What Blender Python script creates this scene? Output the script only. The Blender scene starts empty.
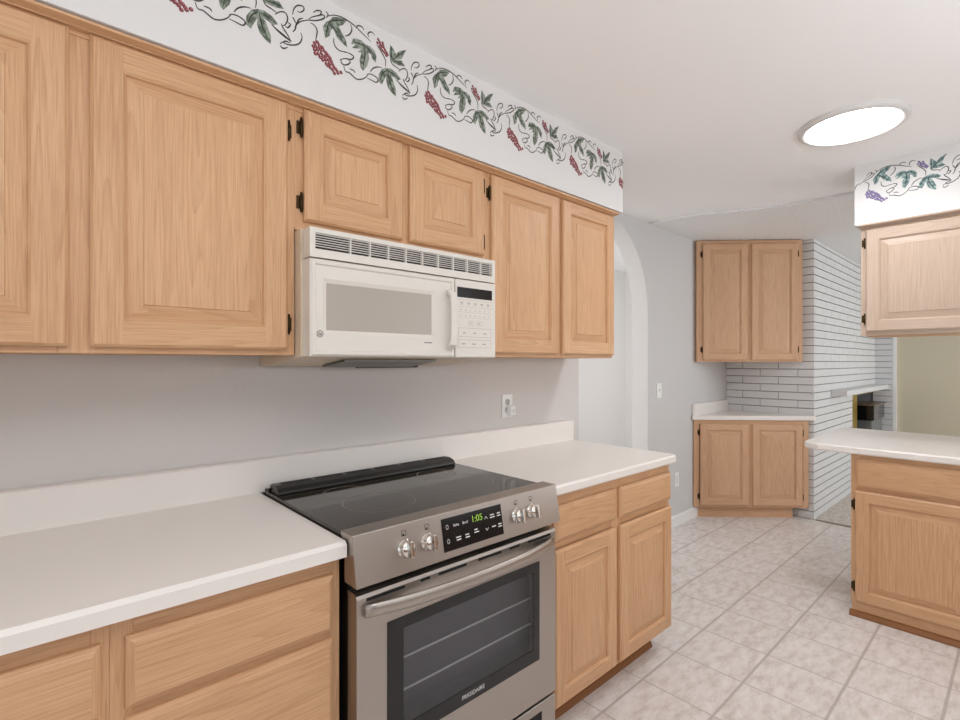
import bpy, bmesh, math, random
from mathutils import Vector, Matrix
random.seed(7)
S = bpy.context.scene
COL = S.collection
PI = math.pi

# ------------------------------------------------------------------ camera
cd = bpy.data.cameras.new('camera'); cam = bpy.data.objects.new('camera', cd); COL.objects.link(cam)
YAW = 0.8332
cd.sensor_width = 36.0; cd.lens = 499.58/960*36.0; cd.clip_start = 0.02
cd.shift_x = -0.6/960; cd.shift_y = 2.07/960
cam.location = (0, -1.7551, 1.3460)
cam.rotation_euler = (PI/2, 0, YAW-PI/2)
S.camera = cam

# ------------------------------------------------------------------ world, lights, exposure
w = bpy.data.worlds.new('world'); S.world = w; w.use_nodes = True
w.node_tree.nodes['Background'].inputs['Color'].default_value = (0.93, 0.96, 1.0, 1)
w.node_tree.nodes['Background'].inputs['Strength'].default_value = 0.6
def area(name, loc, target, sx, sy, power, color=(1, 1, 1)):
    l = bpy.data.lights.new(name, 'AREA'); l.shape = 'RECTANGLE'; l.size = sx; l.size_y = sy
    l.energy = power; l.color = color
    o = bpy.data.objects.new(name, l); COL.objects.link(o); o.location = loc
    o.rotation_euler = (Vector(target)-Vector(loc)).to_track_quat('-Z', 'Y').to_euler()
    return o
area('daylight_kitchen_window', (0.9, -3.72, 1.55), (0.9, 0, 1.45), 2.4, 1.3, 9, (0.90, 0.95, 1.0))
area('fill_behind_camera', (-2.3, -1.9, 1.2), (2, -1.9, 1.2), 2.2, 2.0, 8, (0.90, 0.95, 1.0))  # added fill from behind the camera, placed at an unseen door opening
area('fill_living_room', (6.2, -3.72, 1.4), (6.0, 0, 1.2), 2.2, 1.8, 50, (0.91, 0.955, 1.0))  # added to light the living room, placed at an unseen opening
area('daylight_dining_window', (3.6, -3.72, 1.5), (4.2, 0, 1.2), 1.2, 1.2, 9, (0.91, 0.955, 1.0))
area('hall_end_fill', (1.25, 0.75, 1.35), (3.5, 1.05, 1.35), 0.7, 2.1, 22, (1, 0.99, 0.98))  # added unseen panel light at the hall's near end, brightens the arch jamb
area('hall_wall_fill', (4.6, 0.42, 1.3), (4.7, 1.5, 1.3), 1.3, 2.0, 7, (1, 0.99, 0.98))  # added hidden light aimed at the hall wall behind the arch
area('overhead_fill', (-0.2, -1.9, 2.40), (-0.2, -1.9, 0), 1.2, 0.9, 10, (0.95, 0.975, 1.0))  # extra overhead fill added out of view, no fixture there
area('upward_fill', (-0.3, -2.5, 1.55), (0.2, -2.4, 2.4), 0.6, 0.6, 25, (0.95, 0.975, 1.0))  # unseen light aimed upward, added to brighten the ceiling
area('upward_fill_forward', (1.7, -2.7, 1.5), (1.9, -2.5, 2.4), 0.6, 0.6, 12, (0.95, 0.975, 1.0))  # second unseen upward light, added further forward as fill
CEILING_LAMP = 37.0
S.view_settings.view_transform = 'Standard'; S.view_settings.look = 'None'
S.view_settings.gamma = 1.0; S.view_settings.use_curve_mapping = False
S.view_settings.exposure = -0.1

# ------------------------------------------------------------------ materials
def lin(r, g, b):
    f = lambda c: (c/255/12.92) if c/255 <= 0.04045 else ((c/255+0.055)/1.055)**2.4
    return (f(r), f(g), f(b), 1)
class NT:
    def __init__(s, name):
        s.m = bpy.data.materials.new(name); s.m.use_nodes = True
        s.t = s.m.node_tree; s.b = s.t.nodes['Principled BSDF']
    def n(s, kind, **kw):
        nd = s.t.nodes.new(kind)
        for k, v in kw.items():
            if k in nd.inputs: nd.inputs[k].default_value = v
            else: setattr(nd, k, v)
        return nd
    def l(s, a, b): s.t.links.new(a, b)
    def set(s, **kw):
        for k, v in kw.items(): s.b.inputs[k.replace('_', ' ')].default_value = v
        return s
    def math(s, op, a, b=None, c=None):
        nd = s.t.nodes.new('ShaderNodeMath'); nd.operation = op
        for i, x in enumerate((a, b, c)):
            if x is None: continue
            if isinstance(x, (int, float)): nd.inputs[i].default_value = x
            else: s.l(x, nd.inputs[i])
        return nd.outputs[0]
    def mix(s, fac, a, b, kind='MIX'):
        nd = s.t.nodes.new('ShaderNodeMix'); nd.data_type = 'RGBA'; nd.blend_type = kind
        for sock, x in ((nd.inputs[0], fac), (nd.inputs[6], a), (nd.inputs[7], b)):
            if isinstance(x, (int, float, tuple)): sock.default_value = x
            else: s.l(x, sock)
        return nd.outputs[2]
    def ramp(s, fac, stops):
        nd = s.t.nodes.new('ShaderNodeValToRGB'); e = nd.color_ramp.elements
        while len(e) < len(stops): e.new(0.5)
        for i, (p, c) in enumerate(stops): e[i].position = p; e[i].color = c
        s.l(fac, nd.inputs[0]); return nd.outputs[0]
    def bump(s, h, strength, dist):
        nd = s.n('ShaderNodeBump'); nd.inputs['Strength'].default_value = strength; nd.inputs['Distance'].default_value = dist
        s.l(h, nd.inputs['Height']); s.l(nd.outputs[0], s.b.inputs['Normal'])
def plain(name, col, rough=0.5, metal=0.0, **kw):
    t = NT(name); t.set(Base_Color=col, Roughness=rough, Metallic=metal, **kw); return t.m
def oak(name, axis, light, dark, pink=0.0):
    t = NT(name)
    tc = t.n('ShaderNodeTexCoord'); oi = t.n('ShaderNodeObjectInfo')
    add = t.n('ShaderNodeVectorMath'); add.operation = 'ADD'
    sc_ = t.n('ShaderNodeVectorMath'); sc_.operation = 'SCALE'; sc_.inputs[0].default_value = (3.1, 1.7, 2.3)
    t.l(oi.outputs['Random'], sc_.inputs['Scale']); t.l(tc.outputs['Object'], add.inputs[0]); t.l(sc_.outputs[0], add.inputs[1])
    def mapped(along, across):
        mp = t.n('ShaderNodeMapping'); v = [across]*3; v[axis] = along
        mp.inputs['Scale'].default_value = v; t.l(add.outputs[0], mp.inputs[0]); return mp.outputs[0]
    n1 = t.n('ShaderNodeTexNoise', Scale=1.0, Detail=2.0, Roughness=0.5); t.l(mapped(0.42, 9.0), n1.inputs['Vector'])
    rings = t.math('FRACT', t.math('MULTIPLY', n1.outputs[0], 24.0))
    rings = t.math('POWER', rings, 1.6)
    n2 = t.n('ShaderNodeTexNoise', Scale=1.0, Detail=3.0, Roughness=0.6); t.l(mapped(9.0, 420.0), n2.inputs['Vector'])
    n3 = t.n('ShaderNodeTexNoise', Scale=1.0, Detail=2.0); t.l(mapped(0.7, 5.0), n3.inputs['Vector'])
    pores = t.math('MULTIPLY', t.math('SUBTRACT', n2.outputs[0], 0.5), 1.1)
    f = t.math('ADD', t.math('MULTIPLY', rings, 0.2), t.math('ADD', t.math('MULTIPLY', n3.outputs[0], 0.5), pores))
    c = t.ramp(f, [(0.1, light), (0.95, dark)])
    t.l(c, t.b.inputs['Base Color'])
    t.set(Roughness=0.42); t.b.inputs['Specular IOR Level'].default_value = 0.35
    t.bump(n2.outputs[0], 0.12, 0.002)
    return t.m
OL, OD = lin(219, 177, 137), lin(174, 124, 85)
OAKV = oak('oak_upright_grain', 2, OL, OD)
OAKH = oak('oak_level_grain', 0, OL, OD)
OAKIN = plain('oak_carcass_side', lin(206, 160, 118), 0.5)
PL, PD = lin(200, 180, 162), lin(172, 146, 126)
PALEV = oak('bleached_oak_upright_grain', 2, PL, PD)
PALEH = oak('bleached_oak_level_grain', 0, PL, PD)
FL, FD = lin(218, 178, 144), lin(178, 133, 98)
FAROV = oak('far_oak_upright_grain', 2, FL, FD)
FAROH = oak('far_oak_level_grain', 0, FL, FD)
SHOE = plain('stained_oak_shoe_moulding', lin(140, 92, 52), 0.45)
def wallpaint(name, col, bscale=90, bstr=0.12, bdist=0.004, rough=0.7):
    t = NT(name); tc = t.n('ShaderNodeTexCoord')
    n = t.n('ShaderNodeTexNoise', Scale=bscale, Detail=3.0); t.l(tc.outputs['Object'], n.inputs['Vector'])
    t.set(Base_Color=col, Roughness=rough); t.bump(n.outputs[0], bstr, bdist); return t.m
WALL = wallpaint('white_wall_paint', lin(214, 210, 207))
GREYW = wallpaint('cool_white_wall_paint', lin(207, 206, 205))
TAN = wallpaint('warm_reflection_tan', lin(168, 136, 108))  # tan given to the unseen walls so the range reflects warm brown
SOFF = wallpaint('white_soffit_paint', lin(226, 225, 224))
CEIL = wallpaint('ceiling_paint', lin(247, 247, 247), 45, 0.15, 0.004)
CEIL2 = wallpaint('textured_ceiling', lin(243, 243, 243), 60, 0.9, 0.02)
BEIGE = wallpaint('beige_wall_paint', lin(203, 194, 171))
TRIMW = plain('white_trim_paint', lin(236, 235, 233), 0.4)
LAM = plain('white_laminate', lin(238, 233, 228), 0.28)
LAM.node_tree.nodes['Principled BSDF'].inputs['Specular IOR Level'].default_value = 0.4
BRICK = wallpaint('white_painted_brick', lin(216, 216, 216), 120, 0.35, 0.004, 0.6)
MORTAR = plain('raked_mortar', lin(140, 140, 142), 0.9)
BLACKP = plain('black_plastic', lin(26, 24, 22), 0.35)
BLACKG = plain('black_ceramic_glass', (0.030, 0.025, 0.018, 1), 0.07)
BLACKGLOSS = plain('black_glass_panel', (0.008, 0.008, 0.009, 1), 0.12)
RINGM = plain('burner_ring_print', lin(120, 112, 102), 0.3)
DARK = plain('matt_black', (0.008, 0.008, 0.008, 1), 0.8)  # plain matt black for slots and the firebox back
CHROME = plain('polished_steel', (0.75, 0.72, 0.68, 1), 0.14, 1.0)
BRASSM = plain('brushed_brass', lin(205, 180, 88), 0.35, 1.0)
HINGE = plain('antique_bronze', lin(62, 46, 22), 0.4, 0.7)
MWW = plain('white_enamel', lin(224, 219, 211), 0.32)
MWG = plain('microwave_mesh_window', lin(176, 168, 158), 0.22)
MWD = plain('microwave_dark_gap', lin(40, 34, 28), 0.6)
MWK = plain('grey_keypad_print', lin(168, 162, 156), 0.5)
STOVEG = plain('stove_grey_iron', lin(120, 124, 124), 0.3, 0.3)
WHITEP = plain('white_plastic', lin(240, 240, 238), 0.35)
LETTER = plain('white_print', lin(215, 215, 212), 0.5)
DGREY = plain('grey_print', lin(95, 92, 88), 0.5)
def steel():
    t = NT('brushed_stainless_steel'); tc = t.n('ShaderNodeTexCoord')
    mp = t.n('ShaderNodeMapping'); mp.inputs['Scale'].default_value = (3, 3, 500); t.l(tc.outputs['Object'], mp.inputs[0])
    n = t.n('ShaderNodeTexNoise', Scale=1.0, Detail=2.0); t.l(mp.outputs[0], n.inputs['Vector'])
    n2 = t.n('ShaderNodeTexNoise', Scale=5.0, Detail=4.0); t.l(tc.outputs['Object'], n2.inputs['Vector'])
    t.set(Base_Color=(0.46, 0.42, 0.385, 1), Metallic=1.0)
    t.l(t.math('ADD', 0.28, t.math('MULTIPLY', n2.outputs[0], 0.16)), t.b.inputs['Roughness'])
    return t.m
STEEL = steel()
def ovenglass():
    t = NT('tinted_oven_glass'); out = t.t.nodes['Material Output']
    tr = t.n('ShaderNodeBsdfTransparent'); tr.inputs[0].default_value = (0.72, 0.72, 0.74, 1)
    gl = t.n('ShaderNodeBsdfGlossy'); gl.inputs['Roughness'].default_value = 0.04
    mx = t.n('ShaderNodeMixShader'); mx.inputs[0].default_value = 0.08; t.l(tr.outputs[0], mx.inputs[1]); t.l(gl.outputs[0], mx.inputs[2])
    t.l(mx.outputs[0], out.inputs['Surface']); return t.m
OVENGL = ovenglass()
CAVITY = plain('oven_enamel', lin(92, 92, 96), 0.5)
RACK = plain('oven_rack_wire', lin(190, 190, 188), 0.4)
def emit(name, col, s):
    t = NT(name); t.set(Base_Color=col); t.b.inputs['Emission Color'].default_value = col
    t.b.inputs['Emission Strength'].default_value = s; return t.m
GLOW = emit('glowing_lamp_diffuser', (0.97, 0.985, 1.0, 1), CEILING_LAMP)
LED = emit('green_clock_digits', (0.35, 0.62, 0.06, 1), 0.12)
def tile():
    t = NT('stone_look_vinyl_tile'); tc = t.n('ShaderNodeTexCoord')
    sx = t.n('ShaderNodeSeparateXYZ'); t.l(tc.outputs['Object'], sx.inputs[0])
    P = 0.2945
    def edge(sock, off):
        u = t.math('DIVIDE', t.math('SUBTRACT', sock, off), P)
        fr = t.math('FRACT', u); d = t.math('MINIMUM', fr, t.math('SUBTRACT', 1.0, fr))
        return t.math('MULTIPLY', d, P), t.math('FLOOR', u)
    dx, ix = edge(sx.outputs[0], 2.2265-8*P); dy, iy = edge(sx.outputs[1], -0.648-20*P)
    gy = t.math('SUBTRACT', 1.0, t.n_smooth(dy, 0.0035, 0.007)); gx = t.math('SUBTRACT', 1.0, t.n_smooth(dx, 0.002, 0.0045))
    g = t.math('MAXIMUM', gy, gx)
    wn = t.n('ShaderNodeTexWhiteNoise'); wn.noise_dimensions = '2D'
    cb = t.n('ShaderNodeCombineXYZ'); t.l(ix, cb.inputs[0]); t.l(iy, cb.inputs[1]); t.l(cb.outputs[0], wn.inputs['Vector'])
    ofs = t.n('ShaderNodeVectorMath'); ofs.operation = 'MULTIPLY_ADD'; ofs.inputs[1].default_value = (7, 7, 7)
    t.l(wn.outputs['Color'], ofs.inputs[0]); t.l(tc.outputs['Object'], ofs.inputs[2])
    mp = t.n('ShaderNodeMapping'); mp.inputs['Scale'].default_value = (13, 30, 1); mp.inputs['Rotation'].default_value = (0, 0, 0.5); t.l(ofs.outputs[0], mp.inputs[0])
    n1 = t.n('ShaderNodeTexNoise', Scale=1.0, Detail=5.0, Roughness=0.62); t.l(mp.outputs[0], n1.inputs['Vector'])
    n2 = t.n('ShaderNodeTexNoise', Scale=160.0, Detail=2.0); t.l(tc.outputs['Object'], n2.inputs['Vector'])
    f = t.math('ADD', n1.outputs[0], t.math('MULTIPLY', t.math('SUBTRACT', n2.outputs[0], 0.5), 0.35))
    c = t.ramp(f, [(0.25, lin(201, 190, 183)), (0.5, lin(227, 221, 218)), (0.73, lin(240, 237, 235))])
    c = t.mix(t.math('MULTIPLY', g, 0.75), c, lin(178, 170, 165))
    t.l(c, t.b.inputs['Base Color']); t.set(Roughness=0.38)
    t.bump(t.math('SUBTRACT', t.math('MULTIPLY', n1.outputs[0], 0.25), g), 0.35, 0.003)
    return t.m
def _smooth(s, v, a, b):
    nd = s.t.nodes.new('ShaderNodeMapRange'); nd.interpolation_type = 'SMOOTHSTEP'
    s.l(v, nd.inputs[0]); nd.inputs[1].default_value = a; nd.inputs[2].default_value = b; return nd.outputs[0]
NT.n_smooth = _smooth
TILE = tile()
def carpet():
    t = NT('beige_carpet'); tc = t.n('ShaderNodeTexCoord')
    n = t.n('ShaderNodeTexNoise', Scale=70.0, Detail=4.0); t.l(tc.outputs['Object'], n.inputs['Vector'])
    t.l(t.ramp(n.outputs[0], [(0.35, lin(178, 168, 158)), (0.65, lin(222, 215, 206))]), t.b.inputs['Base Color'])
    t.set(Roughness=0.95); t.bump(n.outputs[0], 0.8, 0.01); return t.m
CARPET = carpet()
def leafmat(name, a, b):
    t = NT(name); tc = t.n('ShaderNodeTexCoord')
    n = t.n('ShaderNodeTexNoise', Scale=75.0, Detail=3.0); t.l(tc.outputs['Object'], n.inputs['Vector'])
    t.l(t.ramp(n.outputs[0], [(0.4, a), (0.62, b)]), t.b.inputs['Base Color']); t.set(Roughness=0.7); return t.m
LEAF = leafmat('painted_vine_leaf_green', lin(88, 98, 84), lin(156, 164, 152))
LEAFB = leafmat('painted_vine_leaf_teal', lin(84, 112, 112), lin(160, 182, 180))
VINE = plain('painted_vine_line', lin(66, 60, 58), 0.7)
VEIN = plain('painted_leaf_vein', lin(48, 58, 48), 0.7)
GRAPE = plain('painted_grape_maroon', lin(118, 42, 50), 0.7)
GRAPE2 = plain('painted_grape_rose', lin(168, 104, 108), 0.7)
GRAPEP = plain('painted_grape_purple', lin(92, 72, 124), 0.7)
GRAPEP2 = plain('painted_grape_lilac', lin(158, 144, 186), 0.7)

# ------------------------------------------------------------------ mesh helpers
class MB:
    def __init__(s): s.v = []; s.f = []; s.mi = []; s.sm = []
    def face(s, pts, m=0, smooth=False):
        i = len(s.v); s.v += [tuple(p) for p in pts]; s.f.append(tuple(range(i, i+len(pts)))); s.mi.append(m); s.sm.append(smooth)
    def box(s, x0, x1, y0, y1, z0, z1, m=0):
        i = len(s.v)
        s.v += [(x, y, z) for z in (z0, z1) for y in (y0, y1) for x in (x0, x1)]
        for q in ((0, 2, 3, 1), (4, 5, 7, 6), (0, 1, 5, 4), (2, 6, 7, 3), (0, 4, 6, 2), (1, 3, 7, 5)):
            s.f.append(tuple(i+k for k in q)); s.mi.append(m); s.sm.append(False)
        return s
    def prism(s, poly, a, b, axis, m=0):
        # poly: 2D points; axis 0: poly=(y,z) swept in x; 1: (x,z) in y; 2: (x,y) in z
        def mk(p, t): return ((t, p[0], p[1]), (p[0], t, p[1]), (p[0], p[1], t))[axis]
        n = len(poly); i = len(s.v)
        s.v += [mk(p, a) for p in poly]+[mk(p, b) for p in poly]
        s.f.append(tuple(range(i, i+n))[::-1]); s.f.append(tuple(range(i+n, i+2*n)))
        s.mi += [m, m]; s.sm += [False, False]
        for k in range(n):
            s.f.append((i+k, i+(k+1) % n, i+n+(k+1) % n, i+n+k)); s.mi.append(m); s.sm.append(False)
        return s
    def tube(s, path, r, n=10, m=0, flat=None, caps=True):
        path = [Vector(p) for p in path]; i0 = len(s.v); K = len(path); up = None
        for k, p in enumerate(path):
            t = (path[min(k+1, K-1)]-path[max(k-1, 0)]).normalized()
            if up is None: up = Vector((0, 0, 1)) if abs(t.z) < 0.9 else Vector((0, 1, 0))
            a = t.cross(up).normalized(); b = a.cross(t).normalized()
            rr = r[k] if isinstance(r, (list, tuple)) else r
            fx = flat or 1.0
            for j in range(n):
                th = 2*PI*j/n; s.v.append(tuple(p+a*math.cos(th)*rr*fx+b*math.sin(th)*rr))
        for k in range(K-1):
            for j in range(n):
                a = i0+k*n+j; b = i0+k*n+(j+1) % n
                s.f.append((a, b, b+n, a+n)); s.mi.append(m); s.sm.append(True)
        if caps:
            s.f.append(tuple(range(i0, i0+n))[::-1]); s.f.append(tuple(range(i0+(K-1)*n, i0+K*n))); s.mi += [m, m]; s.sm += [False, False]
        return s
    def lathe(s, prof, mat4=None, n=40, m=0, smooth=True):
        # profile (r, h) revolved about local z
        i0 = len(s.v); K = len(prof)
        for (r, h) in prof:
            for j in range(n):
                th = 2*PI*j/n; p = Vector((r*math.cos(th), r*math.sin(th), h)); s.v.append(tuple(mat4 @ p if mat4 else p))
        for k in range(K-1):
            for j in range(n):
                a = i0+k*n+j; b = i0+k*n+(j+1) % n
                s.f.append((a, b, b+n, a+n)); s.mi.append(m); s.sm.append(smooth)
        for k, flip in ((0, True), (K-1, False)):
            if prof[k][0] > 1e-6:
                q = tuple(range(i0+k*n, i0+(k+1)*n)); s.f.append(q[::-1] if flip else q); s.mi.append(m); s.sm.append(False)
        return s
    def build(s, name, mats, parent=None, loc=(0, 0, 0), rotz=0, bevel=0, seg=2, weld=True):
        me = bpy.data.meshes.new(name); me.from_pydata(s.v, [], s.f)
        for mt in (mats if isinstance(mats, (list, tuple)) else [mats]): me.materials.append(mt)
        me.polygons.foreach_set('material_index', s.mi); me.polygons.foreach_set('use_smooth', s.sm)
        bm = bmesh.new(); bm.from_mesh(me)
        if weld: bmesh.ops.remove_doubles(bm, verts=bm.verts, dist=1e-5)
        bmesh.ops.recalc_face_normals(bm, faces=bm.faces); bm.to_mesh(me); bm.free()
        o = bpy.data.objects.new(name, me); COL.objects.link(o); o.location = loc; o.rotation_euler = (0, 0, rotz)
        if parent: o.parent = parent
        if bevel:
            md = o.modifiers.new('bevel', 'BEVEL'); md.width = bevel; md.segments = seg; md.limit_method = 'ANGLE'; md.angle_limit = 0.6
        return o
def tag(o, label, cat, group=None):
    o['label'] = label; o['category'] = cat
    if group: o['group'] = group
    return o
def thing(name, label, cat, loc=(0, 0, 0), rotz=0, group=None):
    o = bpy.data.objects.new(name, None); COL.objects.link(o); o.empty_display_size = 0.05
    o.location = loc; o.rotation_euler = (0, 0, rotz); return tag(o, label, cat, group)
def struct(name, mb, mats, **kw):
    o = mb.build(name, mats, **kw); o['kind'] = 'structure'; return o
def text_mesh(body, size, mat, name, parent, matrix, depth=0.0003, align='CENTER'):
    cu = bpy.data.curves.new('tmp', 'FONT'); cu.body = body; cu.size = size; cu.extrude = depth
    cu.align_x = align; cu.align_y = 'CENTER'
    to = bpy.data.objects.new('tmp', cu); COL.objects.link(to)
    me = bpy.data.meshes.new_from_object(to.evaluated_get(bpy.context.evaluated_depsgraph_get()))
    bpy.data.objects.remove(to)
    me.transform(matrix); me.materials.clear(); me.materials.append(mat)
    o = bpy.data.objects.new(name, me); COL.objects.link(o); o.parent = parent; return o
FRONT = Matrix(((1, 0, 0, 0), (0, 0, -1, 0), (0, 1, 0, 0), (0, 0, 0, 1)))   # text laid on a plane that faces -y

# ------------------------------------------------------------------ stencilled grape border (paint on the soffits)
LEAVES = {'A': [(0.042, 0.072), (0.052, 0.081), (0.064, 0.097), (0.084, 0.104), (0.105, 0.108), (0.092, 0.092), (0.076, 0.079), (0.088, 0.06), (0.1, 0.047), (0.105, 0.028), (0.092, 0.036), (0.077, 0.044), (0.068, 0.059), (0.061, 0.067), (0.052, 0.057), (0.048, 0.039), (0.038, 0.027), (0.035, 0.044), (0.032, 0.055)], 'B': [(0.142, 0.065), (0.129, 0.061), (0.123, 0.045), (0.138, 0.048), (0.125, 0.034), (0.144, 0.042), (0.158, 0.044), (0.146, 0.028), (0.159, 0.032), (0.152, 0.007), (0.155, -0.015), (0.159, -0.021), (0.172, -0.002), (0.179, 0.022), (0.177, 0.044), (0.19, 0.042), (0.196, 0.029), (0.204, 0.022), (0.205, 0.041), (0.199, 0.054), (0.186, 0.06), (0.168, 0.06), (0.155, 0.066)], 'C': [(0.245, 0.016), (0.231, 0.007), (0.22, -0.013), (0.218, -0.034), (0.226, -0.039), (0.235, -0.019), (0.246, -0.003), (0.247, -0.023), (0.254, -0.041), (0.268, -0.052), (0.278, -0.059), (0.278, -0.04), (0.271, -0.022), (0.263, -0.005), (0.259, 0.003), (0.273, 0.003), (0.287, -0.002), (0.297, 0.002), (0.282, 0.015), (0.263, 0.02)], 'D': [(0.263, 0.048), (0.259, 0.071), (0.262, 0.099), (0.273, 0.085), (0.282, 0.076), (0.297, 0.092), (0.321, 0.107), (0.307, 0.088), (0.302, 0.075), (0.282, 0.062), (0.302, 0.064), (0.314, 0.054), (0.292, 0.049), (0.276, 0.049)]}
VEINS = [[(0.048, 0.075), (0.062, 0.088), (0.096, 0.103)], [(0.05, 0.074), (0.07, 0.06), (0.1, 0.034)], [(0.047, 0.073), (0.043, 0.055), (0.039, 0.034)],
         [(0.165, 0.055), (0.168, 0.03), (0.16, -0.015)], [(0.165, 0.056), (0.145, 0.055), (0.128, 0.052)], [(0.167, 0.056), (0.19, 0.05), (0.202, 0.028)],
         [(0.25, 0.012), (0.257, -0.02), (0.275, -0.052)], [(0.247, 0.012), (0.23, -0.005), (0.222, -0.03)], [(0.252, 0.013), (0.272, 0.01), (0.293, 0.001)],
         [(0.266, 0.052), (0.264, 0.07), (0.263, 0.092)], [(0.268, 0.053), (0.29, 0.078), (0.316, 0.103)], [(0.27, 0.052), (0.29, 0.056), (0.31, 0.055)]]
VINES = [[(-0.031, 0.043), (-0.017, 0.053), (0.006, 0.062), (0.025, 0.074), (0.035, 0.085), (0.03, 0.09), (0.017, 0.082), (-0.002, 0.069), (-0.013, 0.058)], [(0.019, 0.083), (0.025, 0.097), (0.013, 0.095), (-0.0, 0.083)], [(0.038, 0.104), (0.046, 0.098), (0.04, 0.086)], [(0.046, 0.094), (0.064, 0.105), (0.084, 0.11), (0.105, 0.11), (0.129, 0.105), (0.151, 0.096), (0.172, 0.087), (0.188, 0.08)], [(0.138, 0.1), (0.144, 0.11), (0.158, 0.112), (0.164, 0.104)], [(0.181, 0.09), (0.178, 0.1), (0.19, 0.111), (0.202, 0.106)], [(0.209, 0.079), (0.222, 0.067), (0.235, 0.053), (0.242, 0.039), (0.24, 0.02)], [(0.1, 0.058), (0.115, 0.07), (0.123, 0.089), (0.118, 0.102)], [(0.064, 0.037), (0.064, 0.022), (0.071, 0.011), (0.085, 0.007), (0.104, 0.012)], [(0.085, -0.02), (0.1, -0.01), (0.121, -0.004), (0.129, 0.008), (0.113, 0.012), (0.096, 0.008)], [(0.085, -0.016), (0.09, -0.029), (0.104, -0.028), (0.118, -0.014), (0.11, -0.01)], [(0.096, -0.035), (0.102, -0.048), (0.113, -0.047), (0.123, -0.051), (0.138, -0.057), (0.155, -0.052), (0.172, -0.038), (0.177, -0.026)], [(0.115, -0.035), (0.129, -0.035), (0.134, -0.041)], [(0.175, -0.04), (0.19, -0.041), (0.208, -0.042), (0.214, -0.03), (0.199, -0.023), (0.181, -0.025), (0.175, -0.034)], [(0.186, -0.017), (0.196, -0.002), (0.212, 0.009), (0.229, 0.013)], [(-0.008, 0.049), (0.004, 0.047), (0.012, 0.036), (0.01, 0.019), (0.007, 0.003)], [(0.259, 0.054), (0.266, 0.041), (0.282, 0.037), (0.297, 0.033)], [(0.282, -0.006), (0.302, -0.015), (0.321, -0.022), (0.338, -0.028)], [(-0.116, -0.006), (-0.102, -0.015), (-0.085, -0.023), (-0.064, -0.03)], [(-0.092, 0.009), (-0.087, -0.001), (-0.074, -0.015), (-0.067, -0.026)], [(-0.109, 0.026), (-0.095, 0.04), (-0.08, 0.044), (-0.074, 0.03), (-0.08, 0.012), (-0.088, 0.004)], [(-0.074, 0.02), (-0.066, 0.018), (-0.074, 0.005), (-0.081, 0.007)], [(-0.06, -0.0), (-0.053, 0.01), (-0.05, 0.024), (-0.039, 0.038), (-0.026, 0.048)], [(-0.05, 0.024), (-0.042, 0.043), (-0.03, 0.052)], [(-0.06, 0.042), (-0.055, 0.035), (-0.05, 0.027)], [(-0.06, 0.048), (-0.057, 0.065), (-0.046, 0.081), (-0.03, 0.086), (-0.028, 0.076), (-0.039, 0.065), (-0.047, 0.065)], [(-0.037, 0.008), (-0.033, -0.004), (-0.039, -0.022), (-0.053, -0.034), (-0.074, -0.042), (-0.088, -0.041), (-0.095, -0.049)], [(-0.095, -0.053), (-0.087, -0.058), (-0.073, -0.049)], [(-0.088, -0.042), (-0.08, -0.035), (-0.066, -0.034)]]
G1 = [(0.004, -0.004), (0.013, 0.002), (-0.0, -0.015), (0.008, -0.012), (0.019, -0.005), (0.028, -0.007), (0.004, -0.024), (0.013, -0.02), (0.023, -0.016), (0.034, -0.015), (0.04, -0.018), (0.015, -0.031), (0.025, -0.026), (0.021, -0.038), (0.03, -0.032), (0.038, -0.028), (0.046, -0.023), (0.052, -0.028), (0.029, -0.043), (0.038, -0.039), (0.046, -0.036), (0.056, -0.036), (0.04, -0.05), (0.05, -0.046), (0.06, -0.044), (0.064, -0.05), (0.052, -0.056), (0.06, -0.06), (0.069, -0.053), (0.074, -0.058), (0.066, -0.068), (0.077, -0.063), (0.087, -0.057), (0.006, -0.034), (0.019, -0.011), (0.044, -0.053)]
G2 = [(0.215, 0.098), (0.22, 0.092), (0.212, 0.086), (0.223, 0.086), (0.231, 0.094), (0.229, 0.082), (0.22, 0.078), (0.226, 0.073), (0.235, 0.081), (0.24, 0.075), (0.231, 0.069), (0.246, 0.069), (0.238, 0.065), (0.249, 0.064), (0.245, 0.059), (0.233, 0.087)]
def fatten(p, d):
    out = []; n = len(p); A = sum(p[i][0]*p[(i+1) % n][1]-p[(i+1) % n][0]*p[i][1] for i in range(n)); sg = 1 if A > 0 else -1
    for i in range(n):
        (a, b), (c, e), (f, g) = p[i-1], p[i], p[(i+1) % n]
        tx, tz = f-a, g-b; l = math.hypot(tx, tz) or 1e-9
        out.append((c+sg*tz/l*d, e-sg*tx/l*d))
    return out
LEAVES = {k: fatten(v, 0.0032) for k, v in LEAVES.items()}
def smooth_path(p, k=4):
    out = []; n = len(p)
    for i in range(n-1):
        p0, p1, p2, p3 = p[max(i-1, 0)], p[i], p[i+1], p[min(i+2, n-1)]
        for j in range(k):
            t = j/k
            out.append(tuple(0.5*((2*p1[c])+(-p0[c]+p2[c])*t+(2*p0[c]-5*p1[c]+4*p2[c]-p3[c])*t*t+(-p0[c]+3*p1[c]-3*p2[c]+p3[c])*t**3) for c in (0, 1)))
    out.append(p[-1]); return out
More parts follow.
